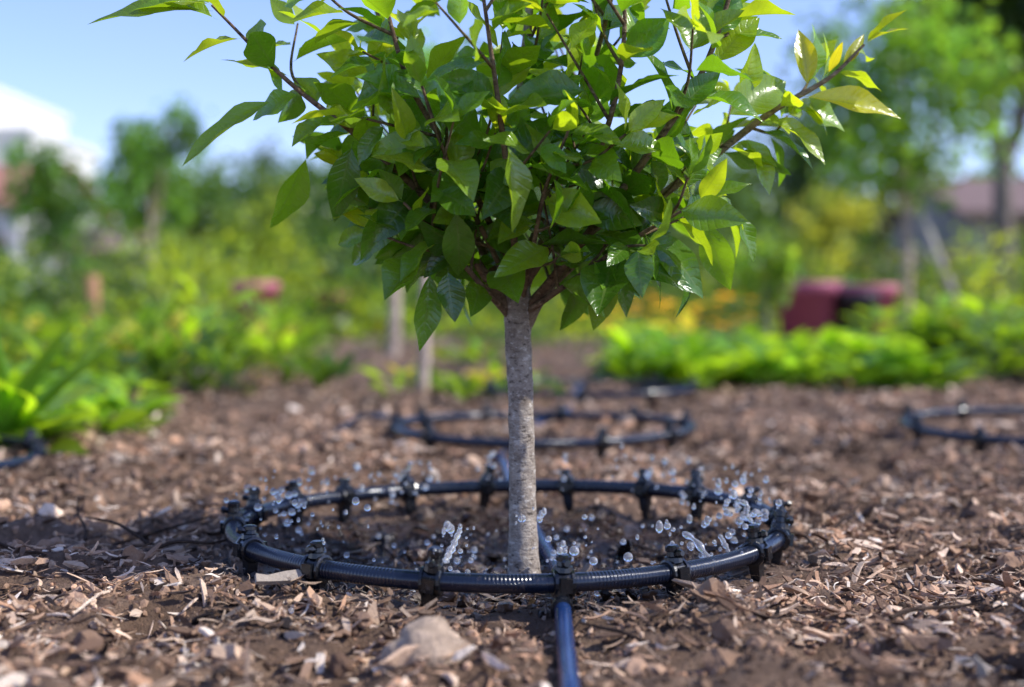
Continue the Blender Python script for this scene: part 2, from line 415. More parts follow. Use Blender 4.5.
ph = (1+5**0.5)/2
ICO = nrm(np.array([(-1, ph, 0), (1, ph, 0), (-1, -ph, 0), (1, -ph, 0), (0, -1, ph), (0, 1, ph), (0, -1, -ph), (0, 1, -ph), (ph, 0, -1), (ph, 0, 1), (-ph, 0, -1), (-ph, 0, 1)], float))
ICF = np.array([(0, 11, 5), (0, 5, 1), (0, 1, 7), (0, 7, 10), (0, 10, 11), (1, 5, 9), (5, 11, 4), (11, 10, 2), (10, 7, 6), (7, 1, 8), (3, 9, 4), (3, 4, 2), (3, 2, 6), (3, 6, 8), (3, 8, 9), (4, 9, 5), (2, 4, 11), (6, 2, 10), (8, 6, 7), (9, 8, 1)])
def subdiv(V, F):
    V = list(map(tuple, V)); mid = {}; out = []
    def m(a, b):
        k = (min(a, b), max(a, b))
        if k not in mid:
            p = (np.array(V[a])+np.array(V[b])); p /= np.linalg.norm(p); mid[k] = len(V); V.append(tuple(p))
        return mid[k]
    for a, b, c in F:
        x, y, z = m(a, b), m(b, c), m(c, a); out += [(a, x, z), (b, y, x), (c, z, y), (x, y, z)]
    return np.array(V), np.array(out)
IC2, IF2 = subdiv(ICO, ICF); IC3, IF3 = subdiv(IC2, IF2); IC4, IF4 = subdiv(IC3, IF3)
def crumbs(n, y0, y1, smin, smax, pw, base=ICO, bf=ICF, rough=0.30, p=None, dark=1.0):
    x, y = scatter(n, y0, y1, pw); S = smin+(smax-smin)*rng.random(n)**3
    k = keep_out(x, y, S*2); k &= ~((np.abs(ringdist(x, y)-RR) < 0.01+S) & (S > 0.006)); x, y, S = x[k], y[k], S[k]; n = len(x)
    V = base[None]*(1+rough*rng.uniform(-1, 1, (n, len(base), 1)))
    V = V*(S[:, None]*rng.uniform(0.45, 1.25, (n, 3)))[:, None, :]
    R = rotm(rng.uniform(0, 6.28, n), rng.normal(0, 0.5, n), rng.normal(0, 0.5, n)); V = np.einsum('nij,nkj->nki', R, V)
    V[:, :, 0] += x[:, None]; V[:, :, 1] += y[:, None]; V[:, :, 2] += (hgt(x, y)+S*0.2)[:, None]
    F = (bf[None]+(np.arange(n)*len(base))[:, None, None]).reshape(-1, 3)
    c = PAL[rng.choice(len(PAL), n, p=p)]*rng.uniform(0.7, 1.15, (n, 1))*dark*tonemap(x, y)[:, None]
    wt = wetness(x, y); c = c*(1-0.80*wt)[:, None]
    return V.reshape(-1, 3), F, np.repeat(np.hstack([c, wt[:, None]]), len(base), 0)
A = NAcc()
pc = [0.02, 0.10, 0.24, 0.30, 0.18, 0.08, 0.0, 0.08]
for a in ((32000, 0.75, 2.3, 0.0012, 0.0052, 0.9), (9000, 2.1, 4.5, 0.003, 0.011, 0.9)):
    V, F, C = crumbs(*a, p=pc); A.add(V, F, None, C)
V, F, C = crumbs(1500, 0.8, 3.6, 0.005, 0.015, 0.9, IC2, IF2, 0.28, p=pc); A.add(V, F, None, C)
A.make("soil_crumbs", M_crumb, smooth=False)

M_stone = simple("dry_clod", (0.46, 0.34, 0.245), 0.95, 60, 0.40, 1.0, 0.008, 0.15)
def clod(x, y, s, sq=(1, 0.85, 0.75), seed=1, z=None, name="soil_clod"):
    V = IC4.copy()
    d = 1+0.40*vn(V[:, 0]*1.6+seed*3, V[:, 1]*1.6+V[:, 2]*1.3, seed)+0.16*vn(V[:, 0]*4+seed, V[:, 1]*4+V[:, 2]*4.3, seed+2)+0.07*vn(V[:, 0]*11+seed, V[:, 1]*11+V[:, 2]*12, seed+3)
    V = V*d[:, None]*np.array(sq)*s
    V += np.array([x, y, float(hgt(x, y)) if z is None else z])
    build(name, V, IF4, M_stone, True)
clod(-0.064, 0.955, 0.033, (1.05, 0.9, 1.0), 4, -0.001)
clod(0.60, 1.70, 0.018, seed=5); clod(-0.27, 1.72, 0.014, seed=11)
clod(0.22, 1.02, 0.012, seed=14); clod(0.50, 1.25, 0.013, seed=15)
A = NAcc()
for (x, y, yaw, L, tilt) in ((-0.47, 1.42, 2.0, 0.07, 0.6), (-0.45, 1.42, 0.3, 0.12, 0.25), (-0.38, 1.35, 2.6, 0.10, 0.2), (-0.36, 1.28, 0.4, 0.09, 0.12), (0.30, 1.02, 0.2, 0.08, 0.1), (0.45, 1.3, 2.8, 0.11, 0.15), (0.53, 1.18, 0.5, 0.08, 0.1), (-0.6, 1.75, 1.2, 0.08, 0.4), (0.1, 0.98, 2.5, 0.06, 0.1), (-0.42, 1.15, 0.2, 0.11, 0.1), (-0.5, 1.3, 2.9, 0.1, 0.2), (0.36, 1.45, 0.9, 0.08, 0.3)):
    d = np.array([math.cos(yaw)*math.cos(tilt), math.sin(yaw)*math.cos(tilt), math.sin(tilt)]); p0 = np.array([x, y, float(hgt(x, y))+0.005])
    C = catmull([p0, p0+d*L*0.35+rng.normal(0, 0.004, 3), p0+d*L*0.7+rng.normal(0, 0.005, 3), p0+d*L], 4)
    V, F, U = tube(C, np.linspace(0.0024, 0.0009, len(C)), 6, bump=0.1); A.add(V, F, U, (0.14, 0.10, 0.08, 1))
A.make("dry_twigs", M_bark)

# ---------------------------------------------------------------- irrigation rings
def ring(cx, cy, R, z, clips, tube_r=0.0084, seed=0):
    e = empty("drip_irrigation_ring")
    r = np.random.default_rng(seed); S = 1.12
    q = np.linspace(0, 2*math.pi, 260, endpoint=False)
    wob = 0.004*np.sin(2*q+seed)+0.003*np.sin(3*q+1+seed)
    C = np.stack([cx+(R+wob)*np.cos(q), cy+(R+wob)*np.sin(q), z+0.003*np.sin(2*q+0.6+seed)+0*q], 1)
    V, F, U = tube(C, tube_r, 20, closed=True)
    build("hose", V, F, M_hose, True, {"luv": ('FLOAT_VECTOR', U)}, e)
    A = Acc(); noz = []
    for deg in clips:
        a = math.radians(deg+r.uniform(-1, 1)); k = int(a/(2*math.pi)*260) % 260
        c = C[k]; rad = np.array([math.cos(a), math.sin(a), 0]); tan = np.array([-math.sin(a), math.cos(a), 0])
        tl = r.uniform(-0.2, 0.2); up = nrm(np.array([0, 0, 1.0])+rad*tl*0.6+tan*tl); rad2 = nrm(np.cross(up, tan)); tan2 = np.cross(rad2, up)*1.0
        ax = (tan2, rad2, up); up_ = up*S; ra_ = rad2*S
        A.lathe(c-tan*0.0085*S, c+tan*0.0085*S, [(0, 0.0094*S), (0.04, 0.0112*S), (0.18, 0.0114*S), (0.2, 0.0100*S), (0.8, 0.0100*S), (0.82, 0.0114*S), (0.96, 0.0112*S), (1, 0.0094*S)], 18)
        def bx(cc, h, tp=1.0): A.box(cc, tuple(v*S for v in h), ax, tp)
        bx(c+ra_*0.0105, (0.0048, 0.0030, 0.0055)); bx(c-ra_*0.0105, (0.0048, 0.0030, 0.0055))
        bx(c-up_*0.0165, (0.0062, 0.0048, 0.0075), 0.8); bx(c-up_*0.034, (0.0046, 0.0030, 0.0105), 0.35)
        hN = r.uniform(0.8, 1.15)
        A.lathe(c+up_*0.009, c+up_*0.024*hN, [(0, 0.0080*S), (0.3, 0.0072*S), (0.36, 0.0056*S), (0.62, 0.0050*S), (0.66, 0.0062*S), (0.9, 0.0060*S), (1, 0.0040*S)], 12)
        A.lathe(c+up_*0.015, c+up_*0.017-ra_*0.012, [(0, 0.0030*S), (0.7, 0.0026*S), (0.72, 0.0038*S), (1, 0.0022*S)], 8)
        noz.append((c+up_*0.019-ra_*0.014, -rad, up))
    A.make("emitter_clips", M_clip, False, e)
    return noz
noz = ring(RC[0], RC[1], RR, 0.030, [20, 41, 55, 74, 96, 118, 135, 152, 171, 187, 213, 236, 258.5, 281, 303, 327, 344, 3], seed=0)
ring(0.057, 2.45, 0.275, 0.03, [10, 45, 80, 115, 150, 190, 225, 262, 290, 325], seed=1)
ring(0.22, 3.55, 0.28, 0.03, [10, 45, 80, 115, 150, 190, 225, 262, 300, 335], seed=2)
ring(1.09, 2.45, 0.33, 0.03, [10, 45, 80, 115, 150, 185, 215, 250, 290, 325], seed=3)
ring(-1.02, 1.97, 0.29, 0.03, [10, 45, 80, 115, 150, 185, 215, 250, 290, 335], seed=4)
pts = [(0.04, -0.6), (0.035, 0.3), (0.037, 0.7), (0.040, 0.92), (0.043, 1.10), (0.046, 1.25), (0.038, 1.42), (0.024, 1.58), (0.006, 1.75), (-0.01, 2.0), (-0.02, 2.2), (0.02, 2.5), (0.10, 2.9), (0.16, 3.3), (0.2, 3.8), (0.4, 4.6)]
C = catmull([(x, y, 0) for x, y in pts], 12); C[:, 2] = np.convolve(np.pad(hgt(C[:, 0], C[:, 1]), 4, mode='edge'), np.ones(9)/9, 'valid')+0.0100
V, F, U = tube(C, 0.0072, 16); e = empty("supply_hose"); build("hose", V, F, M_supply, True, {"luv": ('FLOAT_VECTOR', U)}, e)
zt = float(np.interp(1.095, C[:, 1], C[:, 2]))
A = Acc(); A.lathe((0.042, 1.078, zt), (0.043, 1.112, zt), [(0, 0.0085), (0, 0.0098), (0.2, 0.0098), (0.22, 0.0086), (0.78, 0.0086), (0.8, 0.0098), (1, 0.0098), (1, 0.0085)], 16)
A.lathe((0.0425, 1.098, zt+0.004), (0.0425, 1.098, 0.028), [(0, 0.007), (1, 0.006)], 12); A.make("tee_fitting", M_clip, False, e)
C = catmull([(-0.22, 2.5, 0.04), (-0.30, 2.62, 0.035), (-0.33, 2.5, 0.02), (-0.36, 2.3, 0.01)], 8); V, F, U = tube(C, 0.006, 10)
build("feeder_hose", V, F, M_hose, True, {"luv": ('FLOAT_VECTOR', U)})

# water
DV = []; DF = []; o = 0
def drop(p, s, st=(1, 1, 1)):
    global o
    V = IC3*s*np.array(st)+p; DV.append(V); DF.append(IF3+o); o += len(V)
for k, (p, inw, up) in enumerate(noz):
    # one loose arc of spray from every emitter plus stray drops
    v = inw*rng.uniform(0.55, 0.9)+np.array([0, 0, 1])*rng.uniform(0.55, 0.85)+rng.normal(0, 0.10, 3)*np.array([1, 1, 0])
    for b in range(rng.integers(6, 12)):
        t = 0.005+0.15*rng.random()**0.8; q = p+v*t+np.array([0, 0, -4.9*t*t])+rng.normal(0, 1, 3)*(0.0010+0.035*t)
        if q[2] > 0.0: drop(q, 0.0010+0.0026*rng.random()**1.8, (1, 1, rng.uniform(1, 1.8)))
    for b in range(rng.integers(2, 6)):
        q = p+inw*rng.uniform(0, 0.05)+rng.normal(0, 0.012, 3)
        if q[2] > 0.0: drop(q, 0.0010+0.0022*rng.random()**2.0, (1, 1, rng.uniform(1, 1.5)))
def splash(c, n, sp, smax):
    for _ in range(n):
        q = np.array(c)+rng.normal(0, 1, 3)*np.array(sp); q[2] = max(q[2], float(hgt(q[0], q[1]))+0.004)
        drop(q, 0.001+(smax-0.001)*rng.random()**1.6)
splash((0.240, 1.34, 0.046), 38, (0.018, 0.03, 0.016), 0.0046)
splash((0.195, 1.24, 0.034), 26, (0.022, 0.02, 0.013), 0.0040)
splash((-0.245, 1.38, 0.050), 30, (0.018, 0.03, 0.015), 0.0044)
splash((-0.05, 1.18, 0.036), 14, (0.014, 0.02, 0.015), 0.0040)
splash((0.065, 1.21, 0.036), 12, (0.016, 0.02, 0.012), 0.0054)
splash((-0.14, 1.56, 0.048), 14, (0.02, 0.02, 0.014), 0.0042)
splash((0.02, 1.32, 0.006), 90, (0.12, 0.10, 0.010), 0.0038)
splash((0.17, 1.56, 0.052), 12, (0.03, 0.02, 0.012), 0.0048)
for (a, b, s) in (((-0.060, 1.148, 0.036), (-0.047, 1.19, 0.060), 0.0038), ((0.183, 1.17, 0.030), (0.160, 1.21, 0.052), 0.0036), ((0.205, 1.2, 0.028), (0.196, 1.22, 0.048), 0.0030), ((-0.138, 1.62, 0.05), (-0.125, 1.59, 0.070), 0.0034), ((0.243, 1.3, 0.045), (0.232, 1.31, 0.066), 0.0034)):
    a = np.array(a); b = np.array(b)
    C = catmull([a, a+(b-a)*0.3+rng.normal(0, 0.0012, 3), a+(b-a)*0.6+np.array([0, 0, 0.003])+rng.normal(0, 0.0014, 3), b], 5); V, F, U = tube(C, s*np.concatenate([[0.2], rng.uniform(0.45, 1.1, len(C)-2), [0.25]]), 10)
    F3 = np.vstack([F[:, [0, 1, 2]], F[:, [0, 2, 3]]]); DV.append(V); DF.append(F3+o); o += len(V)
build("water_droplets", np.vstack(DV), np.vstack(DF), M_drop, True)
px = np.linspace(-0.24, 0.24, 64); X, Y = np.meshgrid(px+0.01, px+1.38)
a = np.hypot(X-0.01, Y-1.38); lvl = -0.0124
idx = np.arange(4096).reshape(64, 64); F = np.stack([idx[:-1, :-1], idx[:-1, 1:], idx[1:, 1:], idx[1:, :-1]], -1).reshape(-1, 4)
kk = (a.ravel()[F].max(1) < 0.215); build("puddle_water", np.stack([X, Y, np.full_like(X, lvl)], -1).reshape(-1, 3), F[kk], M_puddle, True)

# ---------------------------------------------------------------- young tree
tree = empty("young_tree")
T0 = np.array([TREE[0], TREE[1], 0.0])
BR = NAcc()
trunk = [(0.002, 0, -0.03), (0.002, 0, 0.0), (0.001, 0, 0.035), (0.000, 0.001, 0.10), (-0.001, 0, 0.17), (-0.004, 0, 0.235), (-0.005, 0, 0.275), (-0.007, 0.003, 0.34), (-0.002, 0.004, 0.46), (0.008, 0, 0.58), (0.0, 0, 0.68)]
tr = [0.021, 0.0172, 0.0140, 0.0130, 0.0126, 0.0130, 0.0135, 0.0080, 0.0052, 0.0035, 0.0015]
C = catmull(trunk, 18); rr = np.interp(np.linspace(0, 1, len(C)), np.linspace(0, 1, len(tr)), tr)
V, F, U = tube(C+T0, rr, 28, bump=0.05, seed=3); BR.add(V, F, U)
mains = [
 ([(-0.005, 0, 0.245), (-0.03, -0.01, 0.285), (-0.08, -0.03, 0.355), (-0.15, -0.05, 0.42), (-0.22, -0.06, 0.475), (-0.290, -0.06, 0.545)], 0.0062, 0.75),
 ([(0.0, 0, 0.24), (0.03, 0.0, 0.288), (0.10, 0.02, 0.345), (0.18, 0.02, 0.405), (0.245, 0.01, 0.455), (0.30, 0, 0.487), (0.335, 0, 0.52)], 0.0075, 1.2),
 ([(0.0, 0, 0.30), (-0.005, 0, 0.36), (0.005, 0.0, 0.5), (0.01, 0, 0.60), (0.0, 0, 0.68)], 0.004, 1.0),
 ([(0.005, 0, 0.26), (0.06, -0.05, 0.33), (0.12, -0.08, 0.41), (0.165, -0.08, 0.48), (0.19, -0.08, 0.55), (0.20, -0.08, 0.59)], 0.0048, 1.0),
 ([(-0.008, 0, 0.26), (-0.06, 0.02, 0.36), (-0.11, 0.03, 0.46), (-0.14, 0.03, 0.54), (-0.15, 0.03, 0.59)], 0.0048, 0.95),
 ([(-0.005, -0.005, 0.28), (-0.01, -0.07, 0.35), (-0.02, -0.11, 0.43), (-0.03, -0.13, 0.50), (-0.04, -0.14, 0.57)], 0.0038, 1.0),
 ([(0.0, 0.005, 0.27), (0.03, 0.08, 0.36), (0.06, 0.13, 0.45), (0.08, 0.15, 0.54)], 0.0045, 1.0),
 ([(-0.005, 0, 0.28), (-0.06, 0.08, 0.35), (-0.12, 0.12, 0.43), (-0.15, 0.14, 0.51)], 0.0045, 1.0),
 ([(-0.003, 0, 0.30), (0.04, 0.03, 0.40), (0.07, 0.0, 0.50), (0.09, -0.02, 0.58), (0.10, 0, 0.64)], 0.0042, 1.0),
 ([(-0.01, 0, 0.25), (-0.04, -0.03, 0.285), (-0.075, -0.06, 0.325), (-0.11, -0.08, 0.36)], 0.0034, 1.4),
 ([(0.0, 0, 0.255), (0.05, -0.04, 0.29), (0.10, -0.07, 0.325), (0.16, -0.09, 0.36)], 0.0036, 1.4),
 ([(-0.005, 0, 0.29), (-0.05, -0.05, 0.38), (-0.10, -0.08, 0.46), (-0.12, -0.09, 0.52), (-0.13, -0.09, 0.57)], 0.0038, 0.9),
 ([(0.0, 0, 0.28), (0.05, -0.06, 0.36), (0.08, -0.11, 0.44), (0.09, -0.12, 0.52), (0.08, -0.12, 0.58)], 0.0038, 1.0),
 ([(-0.01, 0.0, 0.27), (-0.06, 0.02, 0.315), (-0.11, 0.02, 0.36), (-0.17, 0.0, 0.40)], 0.0034, 1.4),
 ([(0.0, 0.005, 0.26), (0.04, 0.05, 0.30), (0.10, 0.08, 0.34), (0.16, 0.08, 0.38)], 0.0034, 1.5),
 ([(0.0, -0.005, 0.27), (0.01, -0.06, 0.32), (0.02, -0.10, 0.37), (0.04, -0.13, 0.42)], 0.003, 1.2),
 ([(-0.01, -0.005, 0.28), (-0.04, -0.05, 0.34), (-0.07, -0.09, 0.40), (-0.09, -0.12, 0.46)], 0.003, 1.3)]
LB, LD, LN, LL, LW, LC = [], [], [], [], [], []
DARK = np.array([0.042, 0.125, 0.011]); MID = np.array([0.125, 0.285, 0.016]); YOUNG = np.array([0.34, 0.48, 0.026]); GOLD = np.array([0.66, 0.52, 0.05])
centre = np.array([0, 0, 0.42])
def addleaf(b, d, L, W, age, n=None):
    b = np.array(b, float); d = np.array(d, float)
    tip = b+nrm(d)*L
    if abs(tip[0]) < 0.040 and tip[2] < 0.282 and tip[1] < 0.03: return
    if abs(b[0]) < 0.03 and b[2] < 0.30 and tip[2] < 0.30: return
    outw = nrm(b-centre)
    if n is None: n = np.array([0.25, -0.25, 0.7])+outw*0.5+rng.normal(0, 0.45, 3)
    LB.append(b+T0); LD.append(d); LN.append(n); LL.append(L); LW.append(W)
    a = np.clip(age+rng.normal(0, 0.18), 0, 1.0)
    c = DARK+(MID-DARK)*min(a*2, 1) if a < 0.5 else MID+(YOUNG-MID)*(a-0.5)*2
    if age > 1.0: c = YOUNG+(GOLD-YOUNG)*(age-1)
    LC.append(np.append(c*rng.uniform(0.8, 1.2), 1))
def twigleaves(C, r0, step, age0, age1, droop=0.35):
    s = np.concatenate([[0], np.cumsum(np.linalg.norm(np.diff(C, axis=0), axis=1))]); tot = s[-1]
    d = 0.01; k = rng.integers(0, 9)
    while d < tot:
        p = np.array([np.interp(d, s, C[:, q]) for q in range(3)]); i_ = min(np.searchsorted(s, d), len(C)-1)
        t = nrm(C[i_]-C[max(i_-1, 0)]); a = k*2.4+rng.normal(0, 0.3)
        u = nrm(np.cross(t, [0.2, 0.3, 0.9])); w = np.cross(t, u); side = u*math.cos(a)+w*math.sin(a)
        f = d/tot
        dd = t*0.55+side*0.85+np.array([0, 0, -droop*(1-0.6*f)])+nrm(p-centre)*0.35
        L = rng.uniform(0.050, 0.084)*(1-0.25*f)
        addleaf(p, dd, L, L*rng.uniform(0.205, 0.275), age0+(age1-age0)*f)
        d += step*rng.uniform(0.75, 1.25); k += 1
    t = nrm(C[-1]-C[-2])
    for q in range(2): addleaf(C[-1], t+rng.normal(0, 0.35, 3), rng.uniform(0.035, 0.055), 0.010, age1+0.1)
for mi, (pts, r0, dens) in enumerate(mains):
    C = catmull(pts, 8); R = np.linspace(r0, 0.0013, len(C))
    V, F, U = tube(C+T0, R, 10, bump=0.06, seed=mi); BR.add(V, F, U, (0.55, 0.44, 0.34, 1) if mi not in (1,) else (0.75, 0.66, 0.54, 1))
    s = np.concatenate([[0], np.cumsum(np.linalg.norm(np.diff(C, axis=0), axis=1))]); tot = s[-1]
    long_out = mi in (0, 1)
    twigleaves(C[int(len(C)*0.3):], r0, 0.025, 0.3, 0.85 if mi != 1 else 1.0)
    d = tot*0.24
    while d < tot*(0.93 if not long_out else 0.78):
        p = np.array([np.interp(d, s, C[:, q]) for q in range(3)]); i_ = min(np.searchsorted(s, d), len(C)-1)
        t = nrm(C[i_]-C[max(i_-1, 0)]); r = rng.normal(size=3); r[2] = abs(r[2])*0.3; side = nrm(r-t*np.dot(r, t))
        dr = nrm(t*0.6+side*0.9+np.array([0, 0, 0.12])); Lt = rng.uniform(0.05, 0.11)*(0.8 if long_out else 1)
        Ct = catmull([p, p+dr*Lt*0.5+rng.normal(0, 0.004, 3), p+dr*Lt+np.array([0, 0, 0.012])], 5)
        V, F, U = tube(Ct+T0, np.linspace(0.0019, 0.0010, len(Ct)), 6); BR.add(V, F, U, (0.45, 0.38, 0.25, 1))
        twigleaves(Ct, 0.002, 0.0195, 0.1 if p[2] < 0.38 else 0.3, 0.6 if p[2] < 0.38 else 0.95)
        d += 0.045*rng.uniform(0.8, 1.2)/dens
def hero(bx, bz, tx, tz, y, W, age, n=(0.3, -0.6, 0.6)):
    b = np.array([bx, y, bz]); t = np.array([tx, y+rng.uniform(-0.02, 0.02), tz]); L = np.linalg.norm(t-b)
    addleaf(b, t-b, L*1.06, W, age, np.array(n)+rng.normal(0, 0.25, 3))
def pxl(a, b): return ((a-520)/1010, (573-b)/1010)
H = [(228, 28, 112, 22, -.06, .015, .8), (232, 35, 165, 2, -.05, .014, .8), (290, 108, 198, 162, -.06, .016, .55), (318, 160, 280, 236, -.06, .015, .4), (262, 60, 300, 92, -.06, .013, .6),
     (795, 98, 890, 110, .0, .014, 1.5), (765, 118, 822, 152, .0, .016, .95), (742, 135, 772, 188, .01, .015, .8), (802, 92, 803, 32, .0, .011, 1.5), (835, 72, 862, 34, 0, .006, 1.5), (822, 78, 832, 48, 0, .005, 1.5),
     (715, 125, 782, 78, -.03, .020, .95), (720, 150, 760, 165, -.02, .014, .8), (505, 160, 518, 234, -.16, .016, .8), (545, 190, 560, 232, -.15, .012, .7), (700, 195, 752, 240, -.03, .016, .5),
     (690, 222, 708, 292, -.08, .015, .45), (628, 232, 664, 298, -.10, .016, .3), (608, 262, 588, 326, -.05, .014, .3), (580, 268, 570, 334, -.03, .012, .35), (432, 270, 430, 345, -.06, .013, .3),
     (458, 215, 466, 282, -.10, .015, .3), (420, 245, 392, 300, -.05, .012, .3), (640, 165, 692, 192, -.08, .012, .8), (690, 60, 700, -10, -.06, .013, .9), (700, 80, 735, 30, -.06, .015, .95),
     (360, 150, 340, 222, -.06, .015, .35), (400, 200, 372, 262, -.05, .014, .3), (670, 255, 690, 312, -.06, .013, .25), (730, 215, 745, 262, -.03, .012, .4), (450, 270, 452, 318, -.08, .013, .3), (600, 250, 625, 310, -.09, .014, .3),
     (720, 60, 735, -5, -.02, .012, 1.0), (755, 20, 700, 60, -.02, .013, .9), (340, 60, 300, 10, -.04, .013, .6), (780, 105, 745, 60, .01, .012, .9), (735, 105, 745, 55, -.01, .012, .95), (705, 40, 755, 5, -.05, .012, 1.0)]
for (a, b, c, d, y, W, age) in H:
    p = pxl(a, b); q = pxl(c, d); hero(p[0], p[1], q[0], q[1], y, W, age)
LL = np.array(LL); LWa = np.array(LW); n = len(LL)
V, F, U = leaves(np.array(LB), np.array(LD), np.array(LN), LL, LWa, rng.uniform(0.02, 0.42, n), rng.uniform(0.1, 0.65, n), 12, 5, 0.20)
build("leaves", V, F, M_leaf, True, {"luv": ('FLOAT_VECTOR', U), "col": ('FLOAT_COLOR', np.repeat(np.array(LC), 60, 0))}, tree)
BR.make("trunk_and_branches", M_bark, True, tree)
print("LEAVES", n)

# ---------------------------------------------------------------- garden beds
G_BRIGHT = np.array([0.29, 0.49, 0.035]); G_MID = np.array([0.14, 0.30, 0.03]); G_DARK = np.array([0.05, 0.12, 0.018]); G_YEL = np.array([0.48, 0.46, 0.08])
def bed(name, plants, mat=M_plant):
    B, D, Nn, L, W, C = [], [], [], [], [], []
    for (x, y, h, nl, ll, lw, col, spread, upw) in plants:
        nl = int(nl); a = rng.uniform(0, 6.28, nl); f = rng.random(nl)
        r = spread*rng.random(nl)**0.6
        b = np.stack([x+np.cos(a)*r*0.6, y+np.sin(a)*r*0.6, hgt(x, y)+h*f*0.75], 1)
        d = np.stack([np.cos(a), np.sin(a), upw*rng.uniform(0.3, 1.3, nl)], 1)
        B.append(b); D.append(d); Nn.append(np.stack([-np.cos(a)*0.4, -np.sin(a)*0.4, np.ones(nl)], 1)+rng.normal(0, 0.3, (nl, 3)))
        s = rng.uniform(0.65, 1.2, nl); L.append(ll*s); W.append(lw*s)
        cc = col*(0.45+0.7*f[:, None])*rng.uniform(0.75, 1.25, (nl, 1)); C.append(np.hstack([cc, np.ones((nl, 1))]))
    B = np.vstack(B); n = len(B)
    V, F, U = leaves(B, np.vstack(D), np.vstack(Nn), np.concatenate(L), np.concatenate(W), rng.uniform(0.05, 0.5, n), rng.uniform(0.05, 0.4, n), 6, 3)
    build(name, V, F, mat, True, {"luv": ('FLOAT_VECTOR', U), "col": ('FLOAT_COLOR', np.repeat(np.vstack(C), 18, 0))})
def mixg(): 
    k = rng.random(); return G_DARK+(G_BRIGHT-G_DARK)*k if rng.random() < 0.88 else G_YEL
P = []
for _ in range(85):
    x = rng.uniform(0.36, 1.34); y = rng.uniform(3.75, 4.9)
    P.append((x, y, rng.uniform(0.06, 0.19), 17, 0.10, 0.028, G_MID+(G_BRIGHT-G_MID)*rng.uniform(-0.1, 1.1), 0.08, 0.8))
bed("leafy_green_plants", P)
P = []
for _ in range(60):
    x = rng.uniform(1.50, 2.9); y = rng.uniform(4.1, 5.4)
    P.append((x, y, rng.uniform(0.16, 0.32), 26, 0.11, 0.026, G_DARK+(G_BRIGHT-G_DARK)*rng.uniform(0.0, 0.9), 0.11, 0.7))
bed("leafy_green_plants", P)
P = []
for _ in range(230):
    y = 3.5+rng.random()**1.3*4.5; x = rng.uniform(-0.52*y-0.4, -0.145*y)
    P.append((x, y, rng.uniform(0.08, 0.33), 18, rng.uniform(0.05, 0.13), rng.uniform(0.010, 0.024), mixg()*1.1, 0.13, 1.4))
for _ in range(50):
    y = rng.uniform(2.55, 3.6); x = rng.uniform(-0.50*y, -0.28*y)
    P.append((x, y, rng.uniform(0.04, 0.13), 14, 0.09, 0.020, G_MID+(G_BRIGHT-G_MID)*rng.random(), 0.08, 0.9))
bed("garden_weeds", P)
P = []
for _ in range(250):
    y = rng.uniform(4.6, 12); x = rng.uniform(-0.42*y, 0.46*y); q = x/y
    if vn(x*0.9, y*0.7, 31) < -0.05: continue
    low = 0.4 if ((0.17 < q < 0.33 and y < 7.2) or (-0.23 < q < -0.15 and y < 8)) else 1
    P.append((x, y, rng.uniform(0.05, 0.20)*low, 14, rng.uniform(0.08, 0.15)*(0.7 if low < 1 else 1), 0.022, mixg()*rng.uniform(0.6, 1.15), 0.16, 1.0))
for _ in range(22):
    y = rng.uniform(3.3, 4.2); x = rng.uniform(-0.35, 0.1)
    P.append((x, y, rng.uniform(0.02, 0.07), 10, 0.06, 0.014, mixg(), 0.06, 1.0))
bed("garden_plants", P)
A = Acc()
for _ in range(55):
    y = rng.uniform(4.8, 7.2); x = rng.uniform(0.05*y, 0.19*y); z = rng.uniform(0.14, 0.30); c = (0.80, 0.42, 0.03) if rng.random() < 0.6 else (0.75, 0.6, 0.05)
    for q in range(6):
        a = q*1.047; A.add([(x, y, z), (x+0.022*math.cos(a-0.4), y+0.022*math.sin(a-0.4), z+0.008), (x+0.034*math.cos(a), y+0.034*math.sin(a), z+0.012), (x+0.022*math.cos(a+0.4), y+0.022*math.sin(a+0.4), z+0.008)], [(0, 1, 2, 3)], c)
    A.lathe((x, y, -0.02), (x, y, z), [(0, 0.003), (1, 0.002)], 5, (0.09, 0.18, 0.03))
A.make("orange_flowers", M_far)
def strap(name, x, y, hh, nl, ll, lw, col, tilt=(0, 0)):
    a = rng.uniform(0, 6.28, nl); f = rng.random(nl); z0 = float(hgt(x, y))
    b = np.stack([x+0*a, y+0*a, z0+hh*0.3*f], 1); d = np.stack([np.cos(a)*0.5+tilt[0], np.sin(a)*0.5+tilt[1], 0.7+f], 1)
    V, F, U = leaves(b, d, np.stack([-np.cos(a), -np.sin(a), 0.6+0*a], 1), ll*rng.uniform(0.7, 1.1, nl), lw, rng.uniform(0.1, 0.6, nl), 0.4, 14, 5, 0.1, 0.02, 0.6)
    c = np.hstack([col*rng.uniform(0.7, 1.2, (nl, 1)), np.ones((nl, 1))])
    build(name, V, F, M_plant, True, {"luv": ('FLOAT_VECTOR', U), "col": ('FLOAT_COLOR', np.repeat(c, 70, 0))})
strap("strap_leaf_plant", -0.89, 2.25, 0.1, 8, 0.34, 0.020, G_MID*1.1, (0.12, 0))
strap("strap_leaf_plant", -0.98, 2.55, 0.1, 10, 0.26, 0.022, G_BRIGHT)
P = [(rng.uniform(-1.25, -0.80), rng.uniform(2.15, 2.7), 0.09, 12, 0.12, 0.030, G_MID+(G_BRIGHT-G_MID)*rng.uniform(0.4, 1.2), 0.08, 0.9) for _ in range(17)]
bed("leafy_green_plants", P)

